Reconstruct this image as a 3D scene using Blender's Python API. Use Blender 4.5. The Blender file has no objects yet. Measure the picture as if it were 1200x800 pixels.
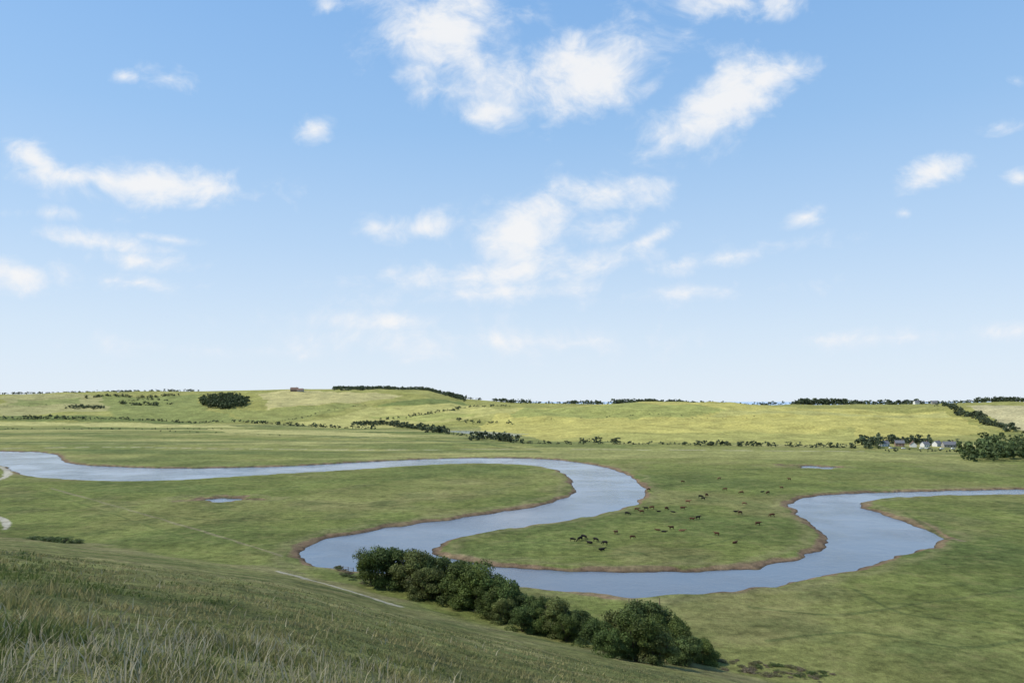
import bpy, math, numpy as np, random
from mathutils import Vector, Matrix
rng=np.random.default_rng(7); random.seed(7)
sc=bpy.context.scene
EYE=50.0; F=867.0; CX=600.0; HZ=470.0
GROUND0=48.4

# ------------------------------------------------------------------ helpers
def link(o):
    sc.collection.objects.link(o); return o
def make_mesh(name,verts,faces,smooth=False):
    verts=np.asarray(verts,dtype=np.float32); faces=np.asarray(faces,dtype=np.int32)
    me=bpy.data.meshes.new(name); n=faces.shape[1]
    me.vertices.add(len(verts)); me.vertices.foreach_set('co',verts.ravel())
    me.loops.add(faces.size); me.loops.foreach_set('vertex_index',faces.ravel())
    me.polygons.add(len(faces)); me.polygons.foreach_set('loop_start',np.arange(0,faces.size,n,dtype=np.int32))
    if smooth: me.polygons.foreach_set('use_smooth',np.ones(len(faces),dtype=bool))
    me.update(calc_edges=True); return me
def add_col(me,name,col):
    a=me.attributes.new(name,'FLOAT_COLOR','POINT')
    c=np.ones((len(me.vertices),4),dtype=np.float32); c[:,:3]=col
    a.data.foreach_set('color',c.ravel())
def sstep(a,b,x):
    t=np.clip((x-a)/(b-a),0,1); return t*t*(3-2*t)
class SinNoise:
    def __init__(s,seed,wl,octs=4,per=7):
        r=np.random.default_rng(seed); s.c=[]
        for o in range(octs):
            k=2*math.pi/(wl/2**o); 
            for i in range(per):
                a=r.uniform(0,2*math.pi); kk=k*r.uniform(.6,1.4)
                s.c.append((kk*math.cos(a),kk*math.sin(a),r.uniform(0,6.28),.5**o))
        s.n=math.sqrt(sum(c[3]**2 for c in s.c)/2)
    def __call__(s,x,y):
        z=np.zeros(np.shape(x))
        for a,b,p,w in s.c: z=z+w*np.sin(a*x+b*y+p)
        return z/s.n
n_hill=SinNoise(1,900,3); n_med=SinNoise(2,160,3); n_small=SinNoise(3,30,4); n_bank=SinNoise(4,24,3); n_slope=SinNoise(5,18,4); n_patch=SinNoise(6,260,4)
n_clump=SinNoise(15,3.0,3)

# ------------------------------------------------------------------ terrain height model (metres)
_th=np.radians([-180,-100,-60,-34.6,-17.2,-9.1,-2.6,5.7,16.2,20.8,31,60,100,180])
_s=np.array([-.02,.02,.10,.144,.212,.2560,.286,.316,.340,.355,.394,.36,.2,-.02])
_thd=np.radians(np.arange(-180,180,.5)); _sd=np.interp(_thd,_th,_s)
k=np.hanning(13); k/=k.sum()
_sd=np.convolve(np.concatenate([_sd[-12:],_sd,_sd[:12]]),k,'same')[12:-12]
_ru=np.array([-300,0,100,200,300,350,440,500,545,600,700,850,950,1050,1150,1200,1500.])
_rt=np.arctan((_ru-600)/F)
_y0=np.array([1500,1450,1450,1450,1450,1450,1400,1300,1150,950,830,800,800,800,800,780,780.])
_yr=np.array([3200,3200,3100,3000,2900,2800,2700,2600,2500,2300,2000,1900,1900,1850,1800,1800,1800.])
_vs=np.array([463,462,460.5,459,457,456,456,459.5,467.5,471.5,473.5,475,474.5,473.5,471.5,471,468.])
_zr=EYE+(HZ-_vs)/F*_yr
def ridge_y(th): return np.interp(th,_rt,_yr)
def height(x,y,detail=True):
    x=np.asarray(x,float); y=np.asarray(y,float)
    r=np.hypot(x,y); th=np.arctan2(x,y)
    s=np.interp(th,_thd,_sd)
    q=np.clip(r*np.maximum(s,.02)/GROUND0,0,1)
    c=GROUND0-s*r-1.6*6.75*q*q*(1-q)*sstep(.05,.12,s)
    if detail: c=c+ n_slope(x,y)*.12*sstep(8,70,r)*(1-.6*sstep(90,150,r))+n_clump(x,y)*.03*sstep(4,20,r)+n_med(x,y)*.30*sstep(60,160,r)
    c=np.minimum(c,80)
    z=.5*(c+np.sqrt(c*c+.5))
    thc=np.clip(th,-.9,.9); yy=r*np.cos(thc)
    yy=np.where(np.abs(th)>1.8,0,yy)
    y0=np.interp(thc,_rt,_y0); yr=np.interp(thc,_rt,_yr); zr=np.interp(thc,_rt,_zr)
    w=np.clip((yy-y0)/(yr-y0),0,1)
    rise=.55*np.sin(w*math.pi/2)**1.3+.45*w*w*(3-2*w)
    back=sstep(0,1500,yy-yr)
    hz=zr*rise*(1-back)-6*back
    if detail: hz=hz+n_hill(x,y)*7.5*np.clip(w*(1-w)*4,0,1)+n_med(x,y)*1.6*np.clip(w*(1-w)*4,0,1)
    return z+hz
_ys=np.geomspace(4,5200,5000)
def pixel_to_terrain(u,v):
    """image pixel (u,v) cast from the camera -> world position on the terrain"""
    t=(u-CX)/F; m=(v-HZ)/F  # tangents of the camera ray through image pixel u,v
    h=height(t*_ys,_ys); ray=EYE-m*_ys
    i=np.nonzero(h>=ray)[0]
    if len(i)==0:
        y=float(ridge_y(math.atan(t)))
    else: y=_ys[i[0]]
    x=t*y
    return float(x),float(y),float(height(x,y))
def flat(u,v,z=-.4):
    y=(EYE-z)*F/(v-HZ); return ((u-CX)/F*y,y)

# ------------------------------------------------------------------ river banks
north=[(-250,516),(-100,523),(0,528),(45,529),(66,533),(74,540),(95,544),(130,546),(200,548),(280,547),(350,545),(420,541),(480,538),(540,536),(600,536),(650,538),(690,543),(720,550),(742,560),(753,572),(752,583),(735,593),(700,602),(650,611),(600,618),(560,624),(530,630),(512,637),(508,643),(515,651),(540,657),(580,662),(640,667),(720,669),(800,669),(870,666),(920,658),(955,647),(970,636),(968,625),(955,615),(938,604),(928,592),(935,584),(960,580),(1010,577),(1080,575),(1140,573.5),(1200,572.5),(1400,569),(1700,565)]
south=[(1700,570),(1400,575),(1200,578.5),(1100,580),(1040,583),(1012,586),(1007,590),(1016,596),(1040,604),(1080,618),(1103,628),(1095,635),(1060,648),(1000,666),(940,677),(880,687),(800,694),(740,697),(680,692),(620,687),(570,684),(500,677),(440,669),(390,664),(362,658),(354,650),(360,640),(380,630),(420,624),(480,614),(560,603),(620,594),(655,585),(673,577),(673,568),(667,558),(650,549),(610,544),(540,543),(460,547),(400,551),(330,555),(260,559),(190,563),(120,563),(60,560),(30,556),(14,550),(0,545),(-100,537),(-250,530)]
def catmull(P,n=3):
    P=np.array(P,float); Q=[]
    for i in range(len(P)-1):
        p0=P[max(i-1,0)];p1=P[i];p2=P[i+1];p3=P[min(i+2,len(P)-1)]
        for j in range(n):
            t=j/n
            Q.append(.5*((2*p1)+(-p0+p2)*t+(2*p0-5*p1+4*p2-p3)*t*t+(-p0+3*p1-3*p2+p3)*t**3))
    Q.append(P[-1]); return np.array(Q)
RIV=np.vstack([catmull([flat(*p) for p in north]),catmull([flat(*p) for p in south])])
def sdf_poly(P,x,y):
    x=x.astype(np.float32); y=y.astype(np.float32)
    d=np.full(x.shape,1e12,np.float32); inside=np.zeros(x.shape,bool)
    A=P.astype(np.float32); B=np.roll(A,-1,0)
    for a,b in zip(A,B):
        ex,ey=b-a; l=ex*ex+ey*ey+1e-9
        px=x-a[0]; py=y-a[1]
        t=np.clip((px*ex+py*ey)/l,0,1)
        qx=px-ex*t; qy=py-ey*t
        np.minimum(d,qx*qx+qy*qy,out=d)
        if a[1]!=b[1]:
            cond=((a[1]>y)!=(b[1]>y))&(x<(b[0]-a[0])*(y-a[1])/(b[1]-a[1])+a[0])
            inside^=cond
    d=np.sqrt(d); return np.where(inside,-d,d)
def in_poly(P,x,y):
    inside=np.zeros(x.shape,bool); A=np.array(P); B=np.roll(A,-1,0)
    for a,b in zip(A,B):
        if a[1]!=b[1]:
            inside^=((a[1]>y)!=(b[1]>y))&(x<(b[0]-a[0])*(y-a[1])/(b[1]-a[1])+a[0])
    return inside
def dist_line(P,x,y):
    d=np.full(x.shape,1e12)
    for a,b in zip(P[:-1],P[1:]):
        ex,ey=b[0]-a[0],b[1]-a[1]; l=ex*ex+ey*ey+1e-9
        px=x-a[0];py=y-a[1];t=np.clip((px*ex+py*ey)/l,0,1)
        d=np.minimum(d,(px-ex*t)**2+(py-ey*t)**2)
    return np.sqrt(d)

# ------------------------------------------------------------------ terrain sheet
rows=[.02,.3]
r=.3
while r<9000:
    if r<20: dr=max(.04,.02*r)
    elif r<150: dr=.007*r
    else: dr=min(r*r/(EYE*F)/2.0,11.) if r<3600 else 140
    r+=dr; rows.append(r)
R=np.array(rows)
TH=np.radians(np.concatenate([np.arange(-180,-43,2.5),np.arange(-43,43,.09),np.arange(43,180,2.5)]))
RR,TT=np.meshgrid(R,TH,indexing='ij')
X=(RR*np.sin(TT)); Y=(RR*np.cos(TT))
shape=X.shape; X=X.ravel(); Y=Y.ravel()
Z=height(X,Y)
sd=np.full(X.shape,99.)
m=(Y>150)&(Y<1500)&(np.abs(np.arctan2(X,Y))<.95)
sd[m]=sdf_poly(RIV,X[m],Y[m])
sd[m]+=n_bank(X[m],Y[m])*.75
# ponds on the marsh
for (u,v,rx,ry) in [(262,585,14,7),(957,547.5,16,9),(940,545.5,9,5)]:
    px,py=flat(u,v); e=np.hypot((X-px)/rx,(Y-py)/ry)
    sd=np.minimum(sd,(e-1)*min(rx,ry)+n_bank(X,Y)*1.6+ n_small(X,Y)*1.2+.6)
on_flat=1-sstep(.6,3,Z)
meadow=(n_small(X,Y)*.09+n_med(X,Y)*.12)*on_flat*sstep(3,9,sd)
prof=np.interp(sd,[-4,-1,0,1.2,3.6,5],[-2.6,-1.5,-.95,-.6,0.1,0.15])
Z=Z+meadow+np.where(sd<5,prof,.15)
me_v=np.stack([X,Y,Z],1)
nr,nc=shape
i=np.arange(nr-1)[:,None]; j=np.arange(nc)[None,:]; j2=(j+1)%nc
f=np.stack([i*nc+j,i*nc+j2,(i+1)*nc+j2,(i+1)*nc+j],-1).reshape(-1,4)[:,::-1]
ter=make_mesh('terrain',me_v,f,True)

# ---- ground cover colours (albedo; hill fields also carry cloud-shade contrast)
C=np.zeros((len(X),3)); C[:]=(.140,.160,.045)
def blend(mask,col):
    mk=mask[:,None]; C[:]=C*(1-mk)+np.array(col)*mk
pn=n_patch(X,Y); sn=n_small(X,Y); mn=n_med(X,Y)
blend(sstep(.1,1.6,pn)*.6,(.195,.19,.065))
blend(sstep(.2,1.6,-pn)*.6,(.092,.122,.036))
blend(sstep(.2,1.4,mn)*.55,(.088,.115,.035))
blend(sstep(.5,1.6,-mn+.3*sn)*.45,(.215,.19,.08))
blend(sstep(.6,1.6,sn-.2*mn)*.4,(.075,.10,.032))
# upper valley flats : paler, streaky
far=sstep(480,760,Y)
blend(far*.55,(.27,.26,.085))
blend(far*sstep(.1,1.1,mn+.4*pn)*.7,(.125,.150,.045))
blend(far*sstep(.1,.9,n_med(X*.2+300,Y)-.2*pn)*.65,(.34,.31,.12))
blend(far*sstep(.4,1.1,n_med(X*.15-900,Y*1.3))*.65,(.09,.12,.04))
# hills: field colours, their contrast also painted in place of cloud shadow
hill=sstep(1.5,6,Z)*sstep(600,800,Y)
blend(hill,(.255,.245,.072))
blend(hill*sstep(0,1.5,pn)*.5,(.33,.30,.10))
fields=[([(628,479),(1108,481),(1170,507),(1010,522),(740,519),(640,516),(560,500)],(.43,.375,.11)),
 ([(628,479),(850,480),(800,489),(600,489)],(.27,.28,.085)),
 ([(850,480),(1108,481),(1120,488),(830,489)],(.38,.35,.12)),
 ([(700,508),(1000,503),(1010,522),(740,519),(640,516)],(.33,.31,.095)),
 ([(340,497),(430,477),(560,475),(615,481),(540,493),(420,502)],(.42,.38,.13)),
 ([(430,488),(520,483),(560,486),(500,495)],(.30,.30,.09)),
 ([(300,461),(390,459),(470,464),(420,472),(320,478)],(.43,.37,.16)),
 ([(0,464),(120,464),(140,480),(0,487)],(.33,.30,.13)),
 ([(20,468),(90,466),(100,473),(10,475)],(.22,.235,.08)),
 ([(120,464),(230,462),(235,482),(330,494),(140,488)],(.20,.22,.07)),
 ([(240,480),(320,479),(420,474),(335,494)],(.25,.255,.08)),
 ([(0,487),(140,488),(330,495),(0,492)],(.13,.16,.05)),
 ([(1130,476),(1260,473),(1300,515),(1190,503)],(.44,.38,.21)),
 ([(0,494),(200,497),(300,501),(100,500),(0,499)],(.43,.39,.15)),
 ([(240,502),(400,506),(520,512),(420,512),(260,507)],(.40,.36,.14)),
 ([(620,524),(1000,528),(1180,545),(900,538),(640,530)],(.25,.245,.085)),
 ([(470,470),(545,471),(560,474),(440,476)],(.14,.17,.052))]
wx=n_small(X*.12,Y*.12)*6
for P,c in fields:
    W=[pixel_to_terrain(*p)[:2] for p in P]
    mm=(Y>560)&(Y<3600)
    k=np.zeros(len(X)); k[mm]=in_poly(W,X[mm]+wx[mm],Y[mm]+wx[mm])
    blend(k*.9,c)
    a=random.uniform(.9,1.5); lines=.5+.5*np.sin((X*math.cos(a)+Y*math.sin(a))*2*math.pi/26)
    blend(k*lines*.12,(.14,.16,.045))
# the near hillside: rough down-land grass
near=sstep(.7,2.0,Z)*(Y<700)
blend(near*.9,(.150,.155,.055))
blend(near*sstep(0,1.4,n_slope(X,Y)+.5*mn)*.6,(.235,.205,.095))
blend(near*sstep(.1,1.3,-n_slope(X*.6,Y*.6))*.6,(.085,.108,.036))
blend(near*sstep(.6,1.5,n_clump(X,Y))*(np.hypot(X,Y)<80)*.4,(.075,.10,.035))
foot=sstep(.40,.9,Z)*(1-sstep(2.5,9,Z))*(Y<400)
blend(foot*.5*sstep(-.8,.8,sn),(.225,.195,.095))
# muddy banks
mud=1-sstep(2.6,4.4,sd+sn*.9)
blend(mud,(.175,.118,.075))
blend(1-sstep(.5,1.6,sd),(.070,.052,.036))
rim=np.exp(-((sd-6.5-sn*1.2)/2.6)**2); blend(rim*.45,(.20,.18,.085))
# chalk paths and tracks
def path(pts,w,col,a=.9):
    W=[pixel_to_terrain(*p)[:2] for p in pts]
    W=catmull(W,4)
    x0,x1=W[:,0].min()-20,W[:,0].max()+20; y0,y1=W[:,1].min()-20,W[:,1].max()+20
    mm=(X>x0)&(X<x1)&(Y>y0)&(Y<y1)
    k=np.zeros(len(X)); d=dist_line(W,X[mm],Y[mm])+sn[mm]*.22*w
    k[mm]=1-sstep(w*.6,w*1.1,d); blend(k*a,col)
CH=(.42,.38,.30)
path([(326,670),(350,676),(372,682),(400,690),(430,699),(462,709)],1.9,CH,.75)
path([(-40,538),(0,547),(9,553),(4,560),(-20,566)],2.0,CH)
path([(-30,600),(0,607),(8,615),(6,621)],1.6,CH)
path([(60,572),(110,586),(180,606),(250,627),(330,652)],.9,(.22,.19,.11),.7)
path([(40,574),(95,590),(160,612),(225,634)],.7,(.08,.105,.03),.6)
path([(-20,526),(120,524),(300,526),(480,527),(600,526),(700,526.5),(1010,529)],3.0,(.44,.39,.26),.65)
path([(0,506),(160,505),(330,509),(520,517),(600,524)],5,(.09,.12,.04),.8)
path([(0,515),(200,514),(420,518),(560,523)],4,(.09,.12,.04),.7)
path([(0,510),(240,509),(460,514)],5,(.42,.37,.18),.5)
path([(0,519),(200,520),(420,522)],5,(.40,.36,.17),.4)
path([(1103,628),(1116,631),(1128,634)],1.0,(.2,.16,.1),.8)
for pts in ([(560,640),(620,632),(700,640),(760,650)],[(600,655),(700,652),(820,640),(900,620)],[(760,560),(840,566),(900,562),(1000,560)],[(780,545),(900,556),(1060,558),(1200,553)],
            [(200,575),(330,588),(430,590),(560,580)],[(150,600),(280,612),(360,606),(470,600)],[(1060,600),(1130,640),(1200,650)],[(880,710),(980,720),(1100,705),(1200,690)],[(900,750),(1010,742),(1120,760),(1200,750)],[(1000,690),(1060,720),(1160,730)]):
    path(pts,.8,(.075,.095,.032),.6)
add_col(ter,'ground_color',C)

# ------------------------------------------------------------------ materials
def new_mat(name):
    mt=bpy.data.materials.new(name); mt.use_nodes=True
    nt=mt.node_tree; b=nt.nodes['Principled BSDF']; b.inputs['Roughness'].default_value=.85
    b.inputs['Specular IOR Level'].default_value=.15
    return mt,nt,b
def N(nt,t,**kw):
    n=nt.nodes.new(t)
    for a,v in kw.items(): setattr(n,a,v)
    return n
def noise(nt,vec,scale,detail=4,rough=.6):
    n=N(nt,'ShaderNodeTexNoise'); n.inputs['Scale'].default_value=scale; n.inputs['Detail'].default_value=detail; n.inputs['Roughness'].default_value=rough
    nt.links.new(vec,n.inputs['Vector']); return n.outputs['Fac']
def mrange(nt,v,a,b,c,d):
    n=N(nt,'ShaderNodeMapRange'); nt.links.new(v,n.inputs[0])
    for i_,q in enumerate((a,b,c,d)): n.inputs[i_+1].default_value=q
    return n.outputs[0]
def math_(nt,op,a,b=None,c=None):
    n=N(nt,'ShaderNodeMath',operation=op)
    for i_,q in enumerate((a,b,c)):
        if q is None: continue
        if isinstance(q,(int,float)): n.inputs[i_].default_value=q
        else: nt.links.new(q,n.inputs[i_])
    return n.outputs[0]
def mixc(nt,fac,a,b,mode='MIX'):
    n=N(nt,'ShaderNodeMix',data_type='RGBA',blend_type=mode)
    if isinstance(fac,(int,float)): n.inputs[0].default_value=fac
    else: nt.links.new(fac,n.inputs[0])
    for idx,q in ((6,a),(7,b)):
        if isinstance(q,tuple): n.inputs[idx].default_value=(*q,1)
        else: nt.links.new(q,n.inputs[idx])
    return n.outputs[2]
def scol(nt,c,f):
    n=N(nt,'ShaderNodeVectorMath',operation='SCALE'); nt.links.new(c,n.inputs[0])
    if isinstance(f,(int,float)): n.inputs['Scale'].default_value=f
    else: nt.links.new(f,n.inputs['Scale'])
    return n.outputs[0]

mt,nt,b=new_mat('grassland')
at=N(nt,'ShaderNodeAttribute',attribute_name='ground_color')
pos=N(nt,'ShaderNodeNewGeometry').outputs['Position']
n1=mrange(nt,noise(nt,pos,.03,5,.65),.3,.7,.70,1.30)
n2=mrange(nt,noise(nt,pos,.26,5,.80),.3,.7,.45,1.55)
n3=mrange(nt,noise(nt,pos,5,3,.7),.3,.7,.66,1.34)
f1=math_(nt,'MULTIPLY',math_(nt,'MULTIPLY',n1,n2),n3)
col=scol(nt,at.outputs['Color'],f1)
dry=mrange(nt,noise(nt,pos,.12,5,.75),.50,.66,0,.55)
col2=mixc(nt,dry,col,mixc(nt,.5,col,(.28,.23,.10)))
nt.links.new(col2,b.inputs['Base Color'])
bm=N(nt,'ShaderNodeBump'); bm.inputs['Strength'].default_value=.9; bm.inputs['Distance'].default_value=.7
nt.links.new(noise(nt,pos,.8,6,.78),bm.inputs['Height']); nt.links.new(bm.outputs[0],b.inputs['Normal'])
b.inputs['Roughness'].default_value=.95; b.inputs['Specular IOR Level'].default_value=.05
ter.materials.append(mt); terrain=link(bpy.data.objects.new('terrain',ter))

mw,nt,b=new_mat('river_water')
pos=N(nt,'ShaderNodeNewGeometry').outputs['Position']
b.inputs['Base Color'].default_value=(.09,.12,.16,1); b.inputs['Roughness'].default_value=.10
b.inputs['Specular IOR Level'].default_value=.5; b.inputs['IOR'].default_value=1.33
bm=N(nt,'ShaderNodeBump'); bm.inputs['Strength'].default_value=.8; bm.inputs['Distance'].default_value=.10
patch=mrange(nt,noise(nt,pos,.022,3),.38,.62,.15,1.2)
hh=math_(nt,'MULTIPLY',math_(nt,'ADD',noise(nt,pos,1.3,4,.7),noise(nt,pos,.35,2)),patch)
nt.links.new(hh,bm.inputs['Height']); nt.links.new(bm.outputs[0],b.inputs['Normal'])
v=[(-1400,160,-.8),(1400,160,-.8),(1400,1450,-.8),(-1400,1450,-.8)]
me=make_mesh('river',v,[(0,1,2,3)]); me.materials.append(mw); link(bpy.data.objects.new('river',me))
ms,nt,b=new_mat('sea_water'); b.inputs['Base Color'].default_value=(.40,.50,.60,1); b.inputs['Roughness'].default_value=.6
v=[(-50000,3300,-2.5),(50000,3300,-2.5),(50000,70000,-2.5),(-50000,70000,-2.5)]
me=make_mesh('sea',v,[(0,1,2,3)]); me.materials.append(ms); link(bpy.data.objects.new('sea',me))

# leaves
def leaf_mat(name,tr=.25):
    mt,nt,b=new_mat(name)
    at=N(nt,'ShaderNodeAttribute',attribute_name='leaf_color')
    oi=N(nt,'ShaderNodeObjectInfo'); 
    c=scol(nt,at.outputs['Color'],mrange(nt,oi.outputs['Random'],0,1,.8,1.2))
    nt.links.new(c,b.inputs['Base Color']); b.inputs['Roughness'].default_value=.6
    tb=N(nt,'ShaderNodeBsdfTranslucent'); nt.links.new(c,tb.inputs[0])
    mx=N(nt,'ShaderNodeMixShader'); mx.inputs[0].default_value=tr
    out=nt.nodes['Material Output']; nt.links.new(b.outputs[0],mx.inputs[1]); nt.links.new(tb.outputs[0],mx.inputs[2]); nt.links.new(mx.outputs[0],out.inputs[0])
    return mt
M_leaf=leaf_mat('leaves'); M_grass=leaf_mat('grass_blades',.35)
M_bark,nt,b=new_mat('bark')
pos=N(nt,'ShaderNodeNewGeometry').outputs['Position']
nt.links.new(mixc(nt,noise(nt,pos,6),(.05,.04,.03),(.14,.115,.09)),b.inputs['Base Color'])

def leaf_cloud(cent,nrm,size,r):
    n=len(cent)
    d=nrm+r.normal(0,.55,(n,3)); d/=np.linalg.norm(d,axis=1)[:,None]+1e-9
    a=np.cross(d,r.normal(0,1,(n,3))); a/=np.linalg.norm(a,axis=1)[:,None]+1e-9
    bb=np.cross(d,a); s=np.asarray(size)[:,None]*r.uniform(.6,1.3,(n,1))
    s2=s*r.uniform(.5,.9,(n,1))
    V=np.stack([cent-a*s,cent-bb*s2,cent+a*s,cent+bb*s2],1).reshape(-1,3)
    return V
def crown_points(n,r,nl,rad,hgt,z0,low=.12):
    L=[];Rr=[]
    for _ in range(nl):
        a=r.uniform(0,6.28); q=r.uniform(0,1)**.6*.72
        zz=r.uniform(low,.80)
        sh=math.sqrt(max(0,1-((zz-.25)/.85)**2))
        L.append((math.cos(a)*q*rad*sh,math.sin(a)*q*rad*sh,z0+zz*hgt)); Rr.append(r.uniform(.20,.40)*rad)
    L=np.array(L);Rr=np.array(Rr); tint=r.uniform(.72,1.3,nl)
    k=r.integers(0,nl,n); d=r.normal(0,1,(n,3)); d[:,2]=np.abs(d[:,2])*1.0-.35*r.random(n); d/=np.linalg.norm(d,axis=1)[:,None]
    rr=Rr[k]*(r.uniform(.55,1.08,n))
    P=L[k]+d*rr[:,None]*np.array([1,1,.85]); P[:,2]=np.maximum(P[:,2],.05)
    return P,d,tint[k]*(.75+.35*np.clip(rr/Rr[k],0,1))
def tube(p0,p1,r0,r1,n=6):
    p0=Vector(p0);p1=Vector(p1);d=(p1-p0).normalized(); a=d.orthogonal().normalized(); b_=d.cross(a)
    V=[];Fc=[]
    for p,rr in ((p0,r0),(p1,r1)):
        for i_ in range(n):
            q=2*math.pi*i_/n; V.append(tuple(p+a*math.cos(q)*rr+b_*math.sin(q)*rr))
    for i_ in range(n): Fc.append((i_,(i_+1)%n,n+(i_+1)%n,n+i_))
    return V,Fc
GREENS=[(.086,.112,.028),(.068,.096,.026),(.112,.128,.038),(.078,.104,.032)]
def bush_mesh(seed,rad,hgt,n=13000,leaf=.16,base=None):
    r=np.random.default_rng(seed); base=base or GREENS[seed%4]
    P,d,t=crown_points(n,r,30,rad,hgt,hgt*.0,.02)
    V=leaf_cloud(P,d,np.full(n,leaf),r)
    Fc=np.arange(4*n).reshape(-1,4)
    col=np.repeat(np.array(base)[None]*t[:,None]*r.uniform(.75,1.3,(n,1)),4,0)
    V=list(map(tuple,V)); F2=[]; off=len(V); TV=[]
    for q in range(6):
        a=r.uniform(0,6.28); mid=(math.cos(a)*rad*.22,math.sin(a)*rad*.22,hgt*.4); top=(math.cos(a)*rad*.5,math.sin(a)*rad*.5,hgt*.75)
        for s_,e_,r0,r1 in (((0,0,-.4),mid,.16,.10),(mid,top,.10,.03)):
            v_,f_=tube(s_,e_,r0,r1); F2+= [tuple(np.array(x_)+off+len(TV)) for x_ in f_]; TV+=v_
    allV=np.array(V+TV); allF=np.vstack([Fc,np.array(F2)])
    me=make_mesh('hawthorn_bush',allV,allF); 
    add_col(me,'leaf_color',np.vstack([col,np.tile((.08,.06,.05),(len(TV),1))]))
    me.materials.append(M_leaf); me.materials.append(M_bark)
    mi=np.zeros(len(allF),dtype=np.int32); mi[len(Fc):]=1; me.polygons.foreach_set('material_index',mi)
    return me
BM=[bush_mesh(s,1.0*5,7.6) for s in range(5)]
thicket=[(437,668,23),(462,662,29),(487,668,30),(513,670,28),(538,680,30),(562,689,27),(588,697,27),(500,684,22),(608,706,20),(545,694,20),(575,704,20),
 (628,716,20),(652,722,24),(678,728,18),(640,728,18),(664,737,16),(700,740,24),(727,738,30),(758,732,34),(780,745,28),(745,750,30),(718,753,22),(770,760,24),(803,762,22),(828,763,16),(790,757,22),(612,724,18),(590,716,16)]
for q,(u,v,rp) in enumerate(thicket):
    x,y,z=pixel_to_terrain(u,v+rp*.85)
    rad=rp/F*y*1.17
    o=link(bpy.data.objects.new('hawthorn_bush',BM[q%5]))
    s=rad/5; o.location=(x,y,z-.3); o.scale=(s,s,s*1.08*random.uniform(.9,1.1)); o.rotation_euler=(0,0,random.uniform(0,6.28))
LB=[bush_mesh(s,1.0,.9,900,.07,c) for s,c in ((21,(.13,.125,.055)),(22,(.085,.115,.035)),(23,(.16,.13,.08)))]
low=[(40,628,9),(55,629,11),(72,630,12),(88,632,9),(25,646,9)]
for q in range(110):
    a=random.random(); low.append((845+a*125+random.uniform(-10,10),776+a*16+random.uniform(-7,7),random.uniform(2,6)))
for q in range(60):
    a=random.random(); low.append((555+a*120+random.uniform(-20,8),705+a*32+random.uniform(-6,5),random.uniform(3,8)))
for q in range(30):
    a=random.random(); low.append((395+a*40,664+a*18+random.uniform(-2,6),random.uniform(2,5)))
for q,(u,v,rp) in enumerate(low):
    x,y,z=pixel_to_terrain(u,v+rp*.5); s=rp/F*y
    o=link(bpy.data.objects.new('scrub_bush',LB[q%3] if q>=5 else LB[1])); o.location=(x,y,z-.1); o.scale=(s*1.4,s*1.4,s*(.8 if q>=5 else .6)); o.rotation_euler=(0,0,random.uniform(0,6.28))

# ------------------------------------------------------------------ distant trees & hedges (one mass each)
class Mass:
    def __init__(s,name): s.name=name; s.V=[]; s.C=[]
    def tree(s,x,y,h,w=None,base=None,n=70):
        r=rng; w=w or h*r.uniform(.42,.62); z=float(height(x,y))
        base=np.array(base if base is not None else (.080,.100,.052))*r.uniform(.75,1.25)
        P,d,t=crown_points(n,r,6,w,h,0.0)
        P+=np.array([x,y,z-.4]); V=leaf_cloud(P,d,np.full(n,max(.22*w,.5)),r)
        s.V.append(V); s.C.append(np.repeat(base[None]*t[:,None],4,0))
    def build(s):
        V=np.vstack(s.V); me=make_mesh(s.name,V,np.arange(len(V)).reshape(-1,4)); add_col(me,'leaf_color',np.vstack(s.C)); me.materials.append(M_leaf)
        link(bpy.data.objects.new(s.name,me))
def hedge(M,pts,h,step,jit=2,gap=.0,base=None,n=40):
    W=[pixel_to_terrain(*p)[:2] for p in pts]
    for a,b_ in zip(W[:-1],W[1:]):
        L=math.dist(a,b_); k_=max(1,int(L/step))
        for i_ in range(k_):
            if random.random()<gap: continue
            t=(i_+random.random())/k_
            hh=random.uniform(*h); M.tree(a[0]+(b_[0]-a[0])*t+random.gauss(0,jit),a[1]+(b_[1]-a[1])*t+random.gauss(0,jit),hh,hh*random.uniform(.6,.9),base,n)
def ridge_trees(M,u0,u1,n,h,dy=(-60,10)):
    for _ in range(n):
        u=random.uniform(u0,u1); t=(u-600)/F; y=float(ridge_y(math.atan(t)))+random.uniform(*dy)
        hh=random.uniform(*h); M.tree(t*y,y,hh,hh*random.uniform(.5,.8),n=45)
hm=Mass('hedgerow')
hedge(hm,[(-40,491),(30,491),(100,491.5)],(6,12),7)
hedge(hm,[(100,492),(200,494),(330,497)],(4,8),7,3,.1)
hedge(hm,[(300,496),(360,500),(440,503)],(4,9),7,5,.1)
hedge(hm,[(415,499),(440,497),(500,504),(520,508)],(6,12),4,9)
hedge(hm,[(440,493),(480,489),(540,478),(600,476)],(4,8),7,4,.1)
hedge(hm,[(520,508),(560,512)],(2,5),6,4)
hedge(hm,[(556,516),(575,514),(603,519)],(6,12),4,5)
hedge(hm,[(530,492),(560,496),(605,498)],(3,8),10,8,.3)
hedge(hm,[(610,520),(700,520),(790,521)],(2.5,5),4,3,.1)
hedge(hm,[(790,521),(900,523),(1010,525)],(2.5,7),3,3,.05)
hedge(hm,[(680,519),(730,517.5)],(4,8),4,4)
hedge(hm,[(812,522),(850,522)],(5,8),5,3)
hedge(hm,[(1104,476),(1135,488),(1185,507)],(7,12),5,4)
hedge(hm,[(640,490),(760,486),(900,487)],(1.5,3),14,3,.4)
hedge(hm,[(80,477),(120,479)],(6,11),5,9); hedge(hm,[(142,474),(192,474)],(7,13),4,14); hedge(hm,[(100,466),(208,464)],(7,12),6,8)
hedge(hm,[(150,470),(195,469)],(5,9),7,9)
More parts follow.
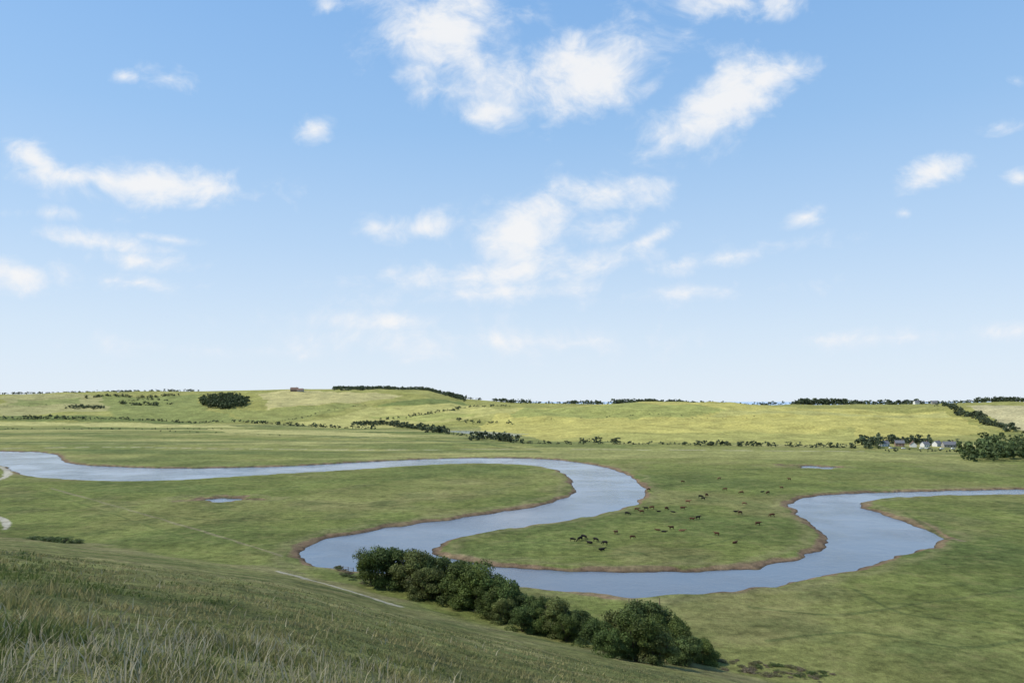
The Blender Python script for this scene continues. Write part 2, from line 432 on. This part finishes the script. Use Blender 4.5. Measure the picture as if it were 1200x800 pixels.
hedge(hm,[(0,476),(60,474)],(2,4),22,4,.4)
hedge(hm,[(325,494),(390,480),(430,474)],(2,4),12,4,.3)
hedge(hm,[(180,505),(330,510)],(1.5,3),14,3,.5)
hedge(hm,[(0,503),(120,503),(260,503)],(2,4),10,3,.3)
hm.build()
wd=Mass('wood')
for _ in range(450):
    a=random.uniform(0,6.28); q=math.sqrt(random.random())
    u=263+math.cos(a)*q*28; v=471.5+math.sin(a)*q*8
    x,y,z=pixel_to_terrain(u,v); wd.tree(x,y,random.uniform(12,19),None,(.078,.100,.042),50)
wd.build()
sk=Mass('distant_trees')
ridge_trees(sk,-60,235,230,(7,12)); ridge_trees(sk,390,545,460,(9,16),(-260,30))
ridge_trees(sk,395,420,30,(9,12)); ridge_trees(sk,548,565,12,(6,9)); ridge_trees(sk,578,622,60,(8,14)); ridge_trees(sk,622,665,36,(4,8))
ridge_trees(sk,662,705,45,(7,13)); ridge_trees(sk,705,718,8,(4,8)); ridge_trees(sk,718,802,130,(8,18)); ridge_trees(sk,802,850,50,(6,14)); ridge_trees(sk,850,935,50,(4,11))
ridge_trees(sk,934,992,110,(9,20)); ridge_trees(sk,992,1080,110,(6,15)); ridge_trees(sk,1080,1145,60,(5,9)); ridge_trees(sk,1145,1230,110,(8,16))
sk.build()
vt=Mass('village_trees')
def grove(M,u0,u1,v0,v1,n,h,base=None):
    for _ in range(n):
        x,y,z=pixel_to_terrain(random.uniform(u0,u1),random.uniform(v0,v1)); M.tree(x,y,random.uniform(*h),None,base,80)
grove(vt,1010,1030,520,526,20,(8,15)); grove(vt,1038,1092,518,521.5,40,(6,12)); grove(vt,1085,1125,519,523,14,(3,7))
grove(vt,1128,1215,528,541,90,(8,16),(.075,.100,.036)); grove(vt,1150,1230,515,528,60,(9,15),(.085,.108,.042)); grove(vt,1030,1130,527,530,24,(1.5,3))
vt.build()

# ------------------------------------------------------------------ buildings
def flatmat(name,c,s=3,rough=.8):
    mt,nt,b=new_mat(name); pos=N(nt,'ShaderNodeNewGeometry').outputs['Position']
    nt.links.new(mixc(nt,noise(nt,pos,s),tuple(k_*.8 for k_ in c),tuple(min(1,k_*1.15) for k_ in c)),b.inputs['Base Color']); b.inputs['Roughness'].default_value=rough
    return mt
M_white=flatmat('render_white',(.7,.69,.65)); M_brick=flatmat('brick',(.28,.19,.14)); M_flint=flatmat('flint',(.34,.32,.28))
M_tile=flatmat('clay_tile',(.20,.13,.10)); M_slate=flatmat('slate',(.16,.16,.17)); M_glass=flatmat('window_glass',(.04,.05,.06),3,.15); M_wood=flatmat('weathered_wood',(.16,.12,.085),8)
def box(v0,v1):
    x0,y0,z0=v0;x1,y1,z1=v1
    V=[(x0,y0,z0),(x1,y0,z0),(x1,y1,z0),(x0,y1,z0),(x0,y0,z1),(x1,y0,z1),(x1,y1,z1),(x0,y1,z1)]
    Fc=[(0,3,2,1),(4,5,6,7),(0,1,5,4),(1,2,6,5),(2,3,7,6),(3,0,4,7)]
    return V,Fc
def part(name,vf,mat,par):
    me=bpy.data.meshes.new(name); me.from_pydata(vf[0],[],vf[1]); me.materials.append(mat)
    o=link(bpy.data.objects.new(name,me)); o.parent=par; return o
def merge(L):
    V=[];Fc=[]
    for v_,f_ in L:
        k_=len(V); V+=list(v_); Fc+=[tuple(i_+k_ for i_ in q) for q in f_]
    return V,Fc
def house(name,u,v,w,l,h,rot,mw_,mr):
    x,y,z=pixel_to_terrain(u,v); e=link(bpy.data.objects.new(name,None)); e.location=(x,y,z-.2); e.rotation_euler=(0,0,rot)
    a,b_=l/2,w/2; rh=w*.45
    V=[(-a,-b_,0),(a,-b_,0),(a,b_,0),(-a,b_,0),(-a,-b_,h),(a,-b_,h),(a,b_,h),(-a,b_,h),(-a,0,h+rh),(a,0,h+rh)]
    Fc=[(0,1,5,4),(2,3,7,6),(1,2,6,9,5),(3,0,4,8,7),(0,3,2,1)]
    part('walls',(V,Fc),mw_,e)
    o=.4; t=.18
    V=[];Fc=[]
    for sg in (-1,1):
        k_=len(V)
        V+=[(-a-o,sg*(b_+o),h-o*.9+.03),(a+o,sg*(b_+o),h-o*.9+.03),(a+o,0,h+rh+.03),(-a-o,0,h+rh+.03)]
        V+=[(p[0],p[1],p[2]+t) for p in V[k_:k_+4]]
        Fc+=[tuple(k_+i_ for i_ in q) for q in ((0,1,2,3),(4,5,6,7),(0,1,5,4),(0,3,7,4),(1,2,6,5))]
    part('roof',(V,Fc),mr,e)
    W=[]
    for sg in (-1,1):
        for lv in ([1.0] if h<4 else [1.0,3.0]):
            for k_ in range(int(l//3)):
                cx=-a+1.6+k_*3; 
                y0,y1=sorted((sg*(b_-.1),sg*(b_+.03))); W.append(box((cx-.5,y0,lv),(cx+.5,y1,lv+1.1)))
    part('windows',merge(W),M_glass,e)
    part('door',box((a-.95,-b_-.05,0),(a-.15,-b_+.1,2.1)),M_wood,e)
    part('chimney',box((a*.5,-.4,h+rh*.5),(a*.5+.9,.4,h+rh+1.2)),M_brick,e)
for args in [('cottage',1036,523,6,9,3.6,.2,M_white,M_slate),('brick_house',1054,523,6,9,4.2,-.3,M_brick,M_slate),('cottage',1098,523,6,9,3.6,.5,M_white,M_slate),('flint_barn',1112,524,7,13,3.4,-.1,M_flint,M_slate),
             ('cottage',1070,523.5,6,8,3.2,1.2,M_white,M_tile),('cottage',1084,523.5,6,8,3.2,.3,M_white,M_slate),('cottage',1074,473.5,8,12,5,.1,M_white,M_slate),('cottage',1095,473.5,8,12,5,-.2,M_flint,M_slate)]:
    house(*args)
house('farmhouse',345,458.5,12,22,6,.1,M_brick,M_tile); house('farm_barn',352,458.8,10,18,5,-.1,M_flint,M_tile)
# parked cars in the village car park
M_car=flatmat('car_paint_white',(.75,.75,.75),1,.3); M_car2=flatmat('car_paint_dark',(.05,.06,.08),1,.3); M_tyre=flatmat('tyre',(.02,.02,.02))
def car(u,v,mat,rot):
    x,y,z=pixel_to_terrain(u,v); e=link(bpy.data.objects.new('parked_car',None)); e.location=(x,y,z+.12); e.rotation_euler=(0,0,rot)
    prof=[(-2.1,.35),(-2.15,.8),(-1.9,.95),(-1.5,1.4),(.3,1.45),(1.0,.98),(2.0,.8),(2.15,.35)]
    n=len(prof); V=[(p[0],s_*(.85 if p[1]<1.1 else .68),p[1]) for s_ in (-1,1) for p in prof]
    Fc=[tuple(range(n)),tuple(range(2*n-1,n-1,-1))]+[(i_,(i_+1)%n,n+(i_+1)%n,n+i_) for i_ in range(n)]
    part('body',(V,Fc),mat,e)
    part('windows',merge([box((-1.3,s_*.79-.03,1.0),(.35,s_*.79+.03,1.3)) for s_ in (-1,1)]),M_glass,e)
    part('wheels',merge([tube((sx,s_*.62,.33),(sx,s_*.88,.33),.33,.33,12) for sx in (-1.35,1.35) for s_ in (-1,1)]),M_tyre,e)
for u,v,mm_ in [(1044,525.5,M_car),(1049,525.7,M_car2),(1059,526,M_car),(1080,526,M_car),(1086,526,M_car),(1090,526.3,M_car2),(1104,526.3,M_car),(1117,526.3,M_car)]: car(u,v,mm_,random.uniform(-.4,.4))

# ------------------------------------------------------------------ fence posts by the river
def fence(name,pts,hh=1.3,rail=True):
    L=[]; P=[pixel_to_terrain(*p) for p in pts]; c=P[0]
    for p in P: L.append(tube((p[0]-c[0],p[1]-c[1],p[2]-c[2]-.3),(p[0]-c[0],p[1]-c[1],p[2]-c[2]+hh),.12,.10))
    if rail:
        for a,b_ in zip(P[:-1],P[1:]):
            for k_ in (.5,1.05): L.append(tube((a[0]-c[0],a[1]-c[1],a[2]-c[2]+k_),(b_[0]-c[0],b_[1]-c[1],b_[2]-c[2]+k_),.05,.05,4))
    V,Fc=merge(L); me=bpy.data.meshes.new(name); me.from_pydata(V,[],Fc); me.materials.append(M_wood); o=link(bpy.data.objects.new(name,me)); o.location=c
fence('wooden_gate',[(737,710),(740.5,710),(744,710),(747,710)],1.8)
fence('fence_post',[(773,711)],2.2,False)
fence('wooden_fence',[(402,668),(408,669),(414,670)],1.3)

# ------------------------------------------------------------------ cattle
def cow_mesh(name,pose):
    if pose=='graze': neck=[(.98,0,1.12,.20),(1.22,0,.78,.15),(1.38,0,.42,.13),(1.52,0,.16,.085)]
    elif pose=='stand': neck=[(.98,0,1.38,.20),(1.22,0,1.52,.15),(1.45,0,1.46,.13),(1.74,0,1.28,.085)]
    else: neck=[(.95,0,1.32,.20),(1.18,0,1.50,.15),(1.38,0,1.48,.13),(1.66,0,1.34,.085)]
    V=[(-.15,0,1.10,.37)];E=[]
    def chain(start,pts):
        p=start
        for q in pts: V.append(q); E.append((p,len(V)-1)); p=len(V)-1
        return p
    rump=chain(0,[(-.6,0,1.18,.31),(-.92,0,1.20,.22)]); hip=1
    sh=chain(0,[(.3,0,1.12,.37),(.68,0,1.18,.31)]); head=chain(sh,neck)
    hd=head-1
    for s_ in (-1,1): chain(hd,[(V[hd][0]-.06,s_*.24,V[hd][2]+.07,.045)])
    chain(rump,[(-1.04,0,1.1,.04),(-1.10,0,.8,.025),(-1.08,0,.5,.045)])
    for s_ in (-1,1):
        if pose=='lie':
            chain(hip,[(-.55,s_*.30,.98,.17),(-.15,s_*.50,.86,.11),(-.55,s_*.55,.80,.07),(-.25,s_*.55,.76,.06)])
            chain(sh,[(.62,s_*.25,.95,.13),(.85,s_*.32,.80,.08),(.50,s_*.34,.77,.055)])
        else:
            chain(hip,[(-.68,s_*.20,.95,.19),(-.55,s_*.22,.72,.12),(-.82,s_*.22,.46,.07),(-.76,s_*.22,.12,.055),(-.71,s_*.22,.02,.065)])
            chain(sh,[(.66,s_*.20,.85,.14),(.68,s_*.20,.48,.075),(.66,s_*.20,.12,.055),(.70,s_*.20,.02,.065)])
    dz=-.74 if pose=='lie' else 0
    me=bpy.data.meshes.new(name); me.from_pydata([(q[0],q[1],q[2]+dz) for q in V],E,[])
    o=link(bpy.data.objects.new(name,me)); md=o.modifiers.new('s','SKIN')
    for k_,q in enumerate(V): me.skin_vertices[0].data[k_].radius=(q[3],q[3]*(1.0 if q[3]<.3 else 1.1))
    me.skin_vertices[0].data[0].use_root=True
    o.modifiers.new('u','SUBSURF').levels=2
    dg=bpy.context.evaluated_depsgraph_get(); m2=bpy.data.meshes.new_from_object(o.evaluated_get(dg)); bpy.data.objects.remove(o)
    m2.polygons.foreach_set('use_smooth',np.ones(len(m2.polygons),dtype=bool)); m2.name=name
    return m2
cm=[flatmat('hide_black',(.016,.013,.012),1.5,.7),flatmat('hide_brown',(.085,.036,.02),1.5,.7),flatmat('hide_tan',(.18,.09,.05),1.5,.7)]
CM={}
for pz in ('graze','stand','lie'):
    for k_ in range(3):
        q=cow_mesh('cow_'+pz,pz); q.materials.append(cm[k_]); CM[pz,k_]=q
cows=[(671,635,0),(680,634,0),(691,637,0),(698,635,0),(709,639,0),(705,645,0),(684,632,0),(741,632,1),(746,599,1),(752,602,1),(757,598,0),(764,597,1),(772,600,0),(781,598,1),(789,601,0),(800,598,1),
 (771,622,1),(778,624,0),(787,621,1),(799,623,2),(811,611,1),(818,609,0),(821,584,0),(828,582,1),(824,586,0),(850,575,1),(862,600,0),(867,603,1),(872,592,2),(893,577,0),(900,579,1),(916,573,2),(869,579,1),(806,590,2),(735,604,0),(888,616,1),(905,606,1),(760,575,1),(800,566,1),(843,562,2),(925,563,1),(722,626,2),(840,628,1),(861,637,1)]
for u,v,k_ in cows:
    x,y,z=pixel_to_terrain(u,v); z+=.14
    pz=random.choices(['graze','stand','lie'],[.5,.25,.25])[0]
    o=link(bpy.data.objects.new('cow',CM[pz,k_])); o.location=(x,y,z); o.rotation_euler=(0,0,random.choice([0,math.pi])+random.uniform(-.8,.8)); s=random.uniform(.95,1.15); o.scale=(s,s,s)

# ------------------------------------------------------------------ foreground grass (one mesh)
def grass(n,rmin,rmax,hfun,wk,colfun,name,mask=None,seed=3):
    g=np.random.default_rng(seed)
    th=g.uniform(math.radians(-44),math.radians(40),n); rr=np.exp(g.uniform(math.log(rmin),math.log(rmax),n))
    x=rr*np.sin(th); y=rr*np.cos(th)
    if mask is not None:
        k_=mask(x,y,g); x=x[k_];y=y[k_];rr=rr[k_]; n=len(x)
    z=height(x,y)+.15-.03
    h=hfun(x,y,n,g); w=(.0035+wk*rr)
    a=g.uniform(0,6.28,n); dx=np.cos(a);dy=np.sin(a)
    la=g.uniform(0,6.28,n); lean=h*g.uniform(.15,.8,n); lx=np.cos(la)*lean+.12*h; ly=np.sin(la)*lean
    B=np.stack([x,y,z],1); S=np.stack([dx*w,dy*w,0*w],1)
    mid=B+np.stack([lx*.35,ly*.35,h*.6],1); tip=B+np.stack([lx,ly,h],1)
    V=np.stack([B-S,B+S,mid+S*.7,mid-S*.7,tip+S*.12,tip-S*.12],1).reshape(-1,3)
    k6=np.arange(n)[:,None]*6
    Fc=np.concatenate([k6+np.array([[0,1,2,3]]),k6+np.array([[3,2,4,5]])],0)
    me=make_mesh(name,V,Fc); c=colfun(x,y,n,g)
    add_col(me,'leaf_color',np.repeat(c,6,0)); me.materials.append(M_grass); link(bpy.data.objects.new(name,me))
n_g=SinNoise(11,2.2,3); n_g2=SinNoise(12,9,3)
def hf(x,y,n,g): return g.uniform(.03,.10,n)*(1+.8*np.clip(n_g(x,y),-1,1.8))*(1+1.0*sstep(-.45,-.75,x/np.maximum(y,1)))
def cf(x,y,n,g):
    t=np.clip(.5+.35*n_g2(x,y)+.2*n_g(x,y)+g.normal(0,.22,n)-.35*sstep(-.5,-.7,x/np.maximum(y,1)),0,1)[:,None]
    return (np.array([[.115,.145,.042]])*(1-t)+np.array([[.29,.255,.115]])*t)*g.uniform(.7,1.2,(n,1))
grass(170000,3.4,100,hf,.0008,cf,'grass')
def sm(x,y,g):
    d=np.hypot((x+4.4)/3.6,(y-10)/4.0)
    return (g.random(len(x))<np.exp(-d*d)*.42+.02*(n_g2(x,y)>.3))
grass(60000,3.6,60,lambda x,y,n,g:g.uniform(.12,.36,n),.0005,lambda x,y,n,g:np.array([[.43,.38,.25]])*g.uniform(.6,1.15,(n,1)),'tall_grass',sm,5)

# ------------------------------------------------------------------ sun and sky
sd_=Vector((-.62,-.05,.74)).normalized()
el=math.asin(sd_.z); az=math.atan2(sd_.x,sd_.y)
L=bpy.data.lights.new('sun','SUN'); L.energy=4.2; L.angle=math.radians(.5); L.color=(1,.95,.85)
so=link(bpy.data.objects.new('sun',L)); so.rotation_euler=sd_.to_track_quat('Z','Y').to_euler(); so.location=(0,0,200)
wo=bpy.data.worlds.new('World'); sc.world=wo; wo.use_nodes=True; nt=wo.node_tree; nt.nodes.clear()
try:
    wo.cycles.sampling_method='MANUAL'; wo.cycles.sample_map_resolution=256
except Exception as ex: print(ex)
sky=N(nt,'ShaderNodeTexSky',sky_type='NISHITA'); sky.sun_disc=False; sky.sun_elevation=el; sky.sun_rotation=az; sky.air_density=1.0; sky.dust_density=.4; sky.ozone_density=2.0
bg=N(nt,'ShaderNodeBackground'); bg.inputs[1].default_value=.15; nt.links.new(sky.outputs[0],bg.inputs[0])
tc=N(nt,'ShaderNodeTexCoord').outputs['Generated']
sp=N(nt,'ShaderNodeSeparateXYZ'); nt.links.new(tc,sp.inputs[0])
# thin summer haze, thicker towards the horizon
ramp=N(nt,'ShaderNodeValToRGB'); nt.links.new(sp.outputs['Z'],ramp.inputs[0])
cr=ramp.color_ramp; cr.elements[0].position=0; cr.elements[0].color=(.76,.85,.95,1); cr.elements[1].position=.55; cr.elements[1].color=(.21,.47,.90,1)
for p_,c_ in ((.09,(.66,.79,.94)),(.20,(.50,.69,.93)),(.34,(.34,.58,.91))):
    e_=cr.elements.new(p_); e_.color=(*c_,1)
hb=N(nt,'ShaderNodeBackground'); hb.inputs[1].default_value=1; nt.links.new(ramp.outputs[0],hb.inputs[0])
hf_=mrange(nt,sp.outputs['Z'],0,.5,.96,.72)
hm_=N(nt,'ShaderNodeMixShader'); nt.links.new(hf_,hm_.inputs[0]); nt.links.new(bg.outputs[0],hm_.inputs[1]); nt.links.new(hb.outputs[0],hm_.inputs[2])
ym=math_(nt,'MAXIMUM',sp.outputs['Y'],.05)
tx=math_(nt,'DIVIDE',sp.outputs['X'],ym); ez=math_(nt,'DIVIDE',sp.outputs['Z'],ym)
cb=N(nt,'ShaderNodeCombineXYZ'); nt.links.new(tx,cb.inputs[0]); nt.links.new(ez,cb.inputs[1]); P=cb.outputs[0]
# (bearing tangent, elevation tangent) of the clouds, from image pixels : u,v,ru,rv,rot,weight
clouds=[(520,35,85,60,-15,1.15),(590,92,75,50,10,.95),(694,82,62,40,15,1.3),(572,128,55,28,0,.85),(488,88,34,34,0,.95),(620,18,60,20,0,.8),
 (842,128,72,32,30,1.3),(897,90,44,22,18,1.15),(790,160,36,15,30,.95),
 (110,208,85,15,-4,1.15),(185,217,85,20,-2,1.3),(42,190,40,15,-28,1.1),
 (120,285,90,14,-8,.95),(160,305,70,15,-6,.9),(15,320,85,22,0,.95),(200,281,50,9,-5,.8),(150,330,95,13,-4,.75),
 (612,272,52,32,12,1.3),(712,226,66,24,-3,1.05),(440,266,30,16,0,1.0),(500,266,60,18,8,.8),(590,320,190,22,6,.92),(700,265,50,20,10,.95),(765,278,46,12,28,.9),
 (850,302,120,13,10,.9),(943,255,28,13,28,.8),(1097,198,38,14,20,1.1),(1195,208,18,12,10,1.0),(1060,250,15,8,0,.75),(860,3,75,18,0,1.1),(384,8,18,14,0,1.0),
 (145,90,22,11,0,.70),(200,92,44,18,-10,.68),(368,152,38,20,20,.66),(560,345,210,18,3,.8),(600,400,420,30,0,.70),(1190,150,50,14,10,.55),(1190,95,40,16,0,.5),(450,375,190,20,0,.72),(765,100,45,20,20,.8),(1050,395,280,16,3,.70),(250,410,260,18,-2,.66),(800,345,200,18,4,.6),(60,250,120,16,0,.5)]
acc=None
for (u,v,ru,rv,rot,wt) in clouds:
    mp=N(nt,'ShaderNodeMapping',vector_type='TEXTURE'); nt.links.new(P,mp.inputs[0])
    mp.inputs['Location'].default_value=((u-CX)/F,(HZ-v)/F,0); mp.inputs['Rotation'].default_value=(0,0,math.radians(rot)); mp.inputs['Scale'].default_value=(ru/F,rv/F,1)
    ln=N(nt,'ShaderNodeVectorMath',operation='LENGTH'); nt.links.new(mp.outputs[0],ln.inputs[0])
    w_=math_(nt,'MULTIPLY_ADD',ln.outputs['Value'],-.74,wt)
    acc=w_ if acc is None else math_(nt,'SMOOTH_MAX',acc,w_,.08)
acc=math_(nt,'MAXIMUM',acc,-.6)
mp=N(nt,'ShaderNodeMapping'); nt.links.new(P,mp.inputs[0]); mp.inputs['Scale'].default_value=(1,1.3,1); mp.inputs['Rotation'].default_value=(0,0,math.radians(-12))
wn=N(nt,'ShaderNodeTexNoise'); wn.inputs['Scale'].default_value=6; wn.inputs['Detail'].default_value=3; nt.links.new(mp.outputs[0],wn.inputs['Vector'])
wv=N(nt,'ShaderNodeVectorMath',operation='MULTIPLY_ADD'); nt.links.new(wn.outputs['Color'],wv.inputs[0]); wv.inputs[1].default_value=(.12,.12,.12); nt.links.new(mp.outputs[0],wv.inputs[2])
fb=noise(nt,wv.outputs[0],12,8,.60); fb2=noise(nt,wv.outputs[0],34,6,.62)
tot=math_(nt,'ADD',acc,math_(nt,'ADD',math_(nt,'MULTIPLY_ADD',fb,2.6,-1.3),math_(nt,'MULTIPLY_ADD',fb2,.8,-.4)))
den=N(nt,'ShaderNodeMapRange',interpolation_type='SMOOTHSTEP'); nt.links.new(tot,den.inputs[0]); den.inputs[1].default_value=.02; den.inputs[2].default_value=1.15; den.inputs[3].default_value=0; den.inputs[4].default_value=.92
cbg=N(nt,'ShaderNodeBackground'); cbg.inputs[1].default_value=1.0
cc=mixc(nt,mrange(nt,tot,.4,1.2,0,1),(.78,.85,.945),(.93,.93,.935)); nt.links.new(cc,cbg.inputs[0])
mx=N(nt,'ShaderNodeMixShader'); nt.links.new(den.outputs[0],mx.inputs[0]); nt.links.new(hm_.outputs[0],mx.inputs[1]); nt.links.new(cbg.outputs[0],mx.inputs[2])
ow=N(nt,'ShaderNodeOutputWorld'); nt.links.new(mx.outputs[0],ow.inputs[0])

# ------------------------------------------------------------------ camera
cam=bpy.data.cameras.new('camera'); co=link(bpy.data.objects.new('camera',cam)); co.location=(0,0,EYE); co.rotation_euler=(math.pi/2,0,0)
cam.sensor_width=36; cam.lens=36*F/1200; cam.shift_y=70/1200; cam.clip_start=.1; cam.clip_end=100000
sc.camera=co
sc.view_settings.view_transform='Standard'; sc.view_settings.look='None'; sc.view_settings.exposure=0
print('verts',len(X),'ground under eye',float(height(0,.1)))
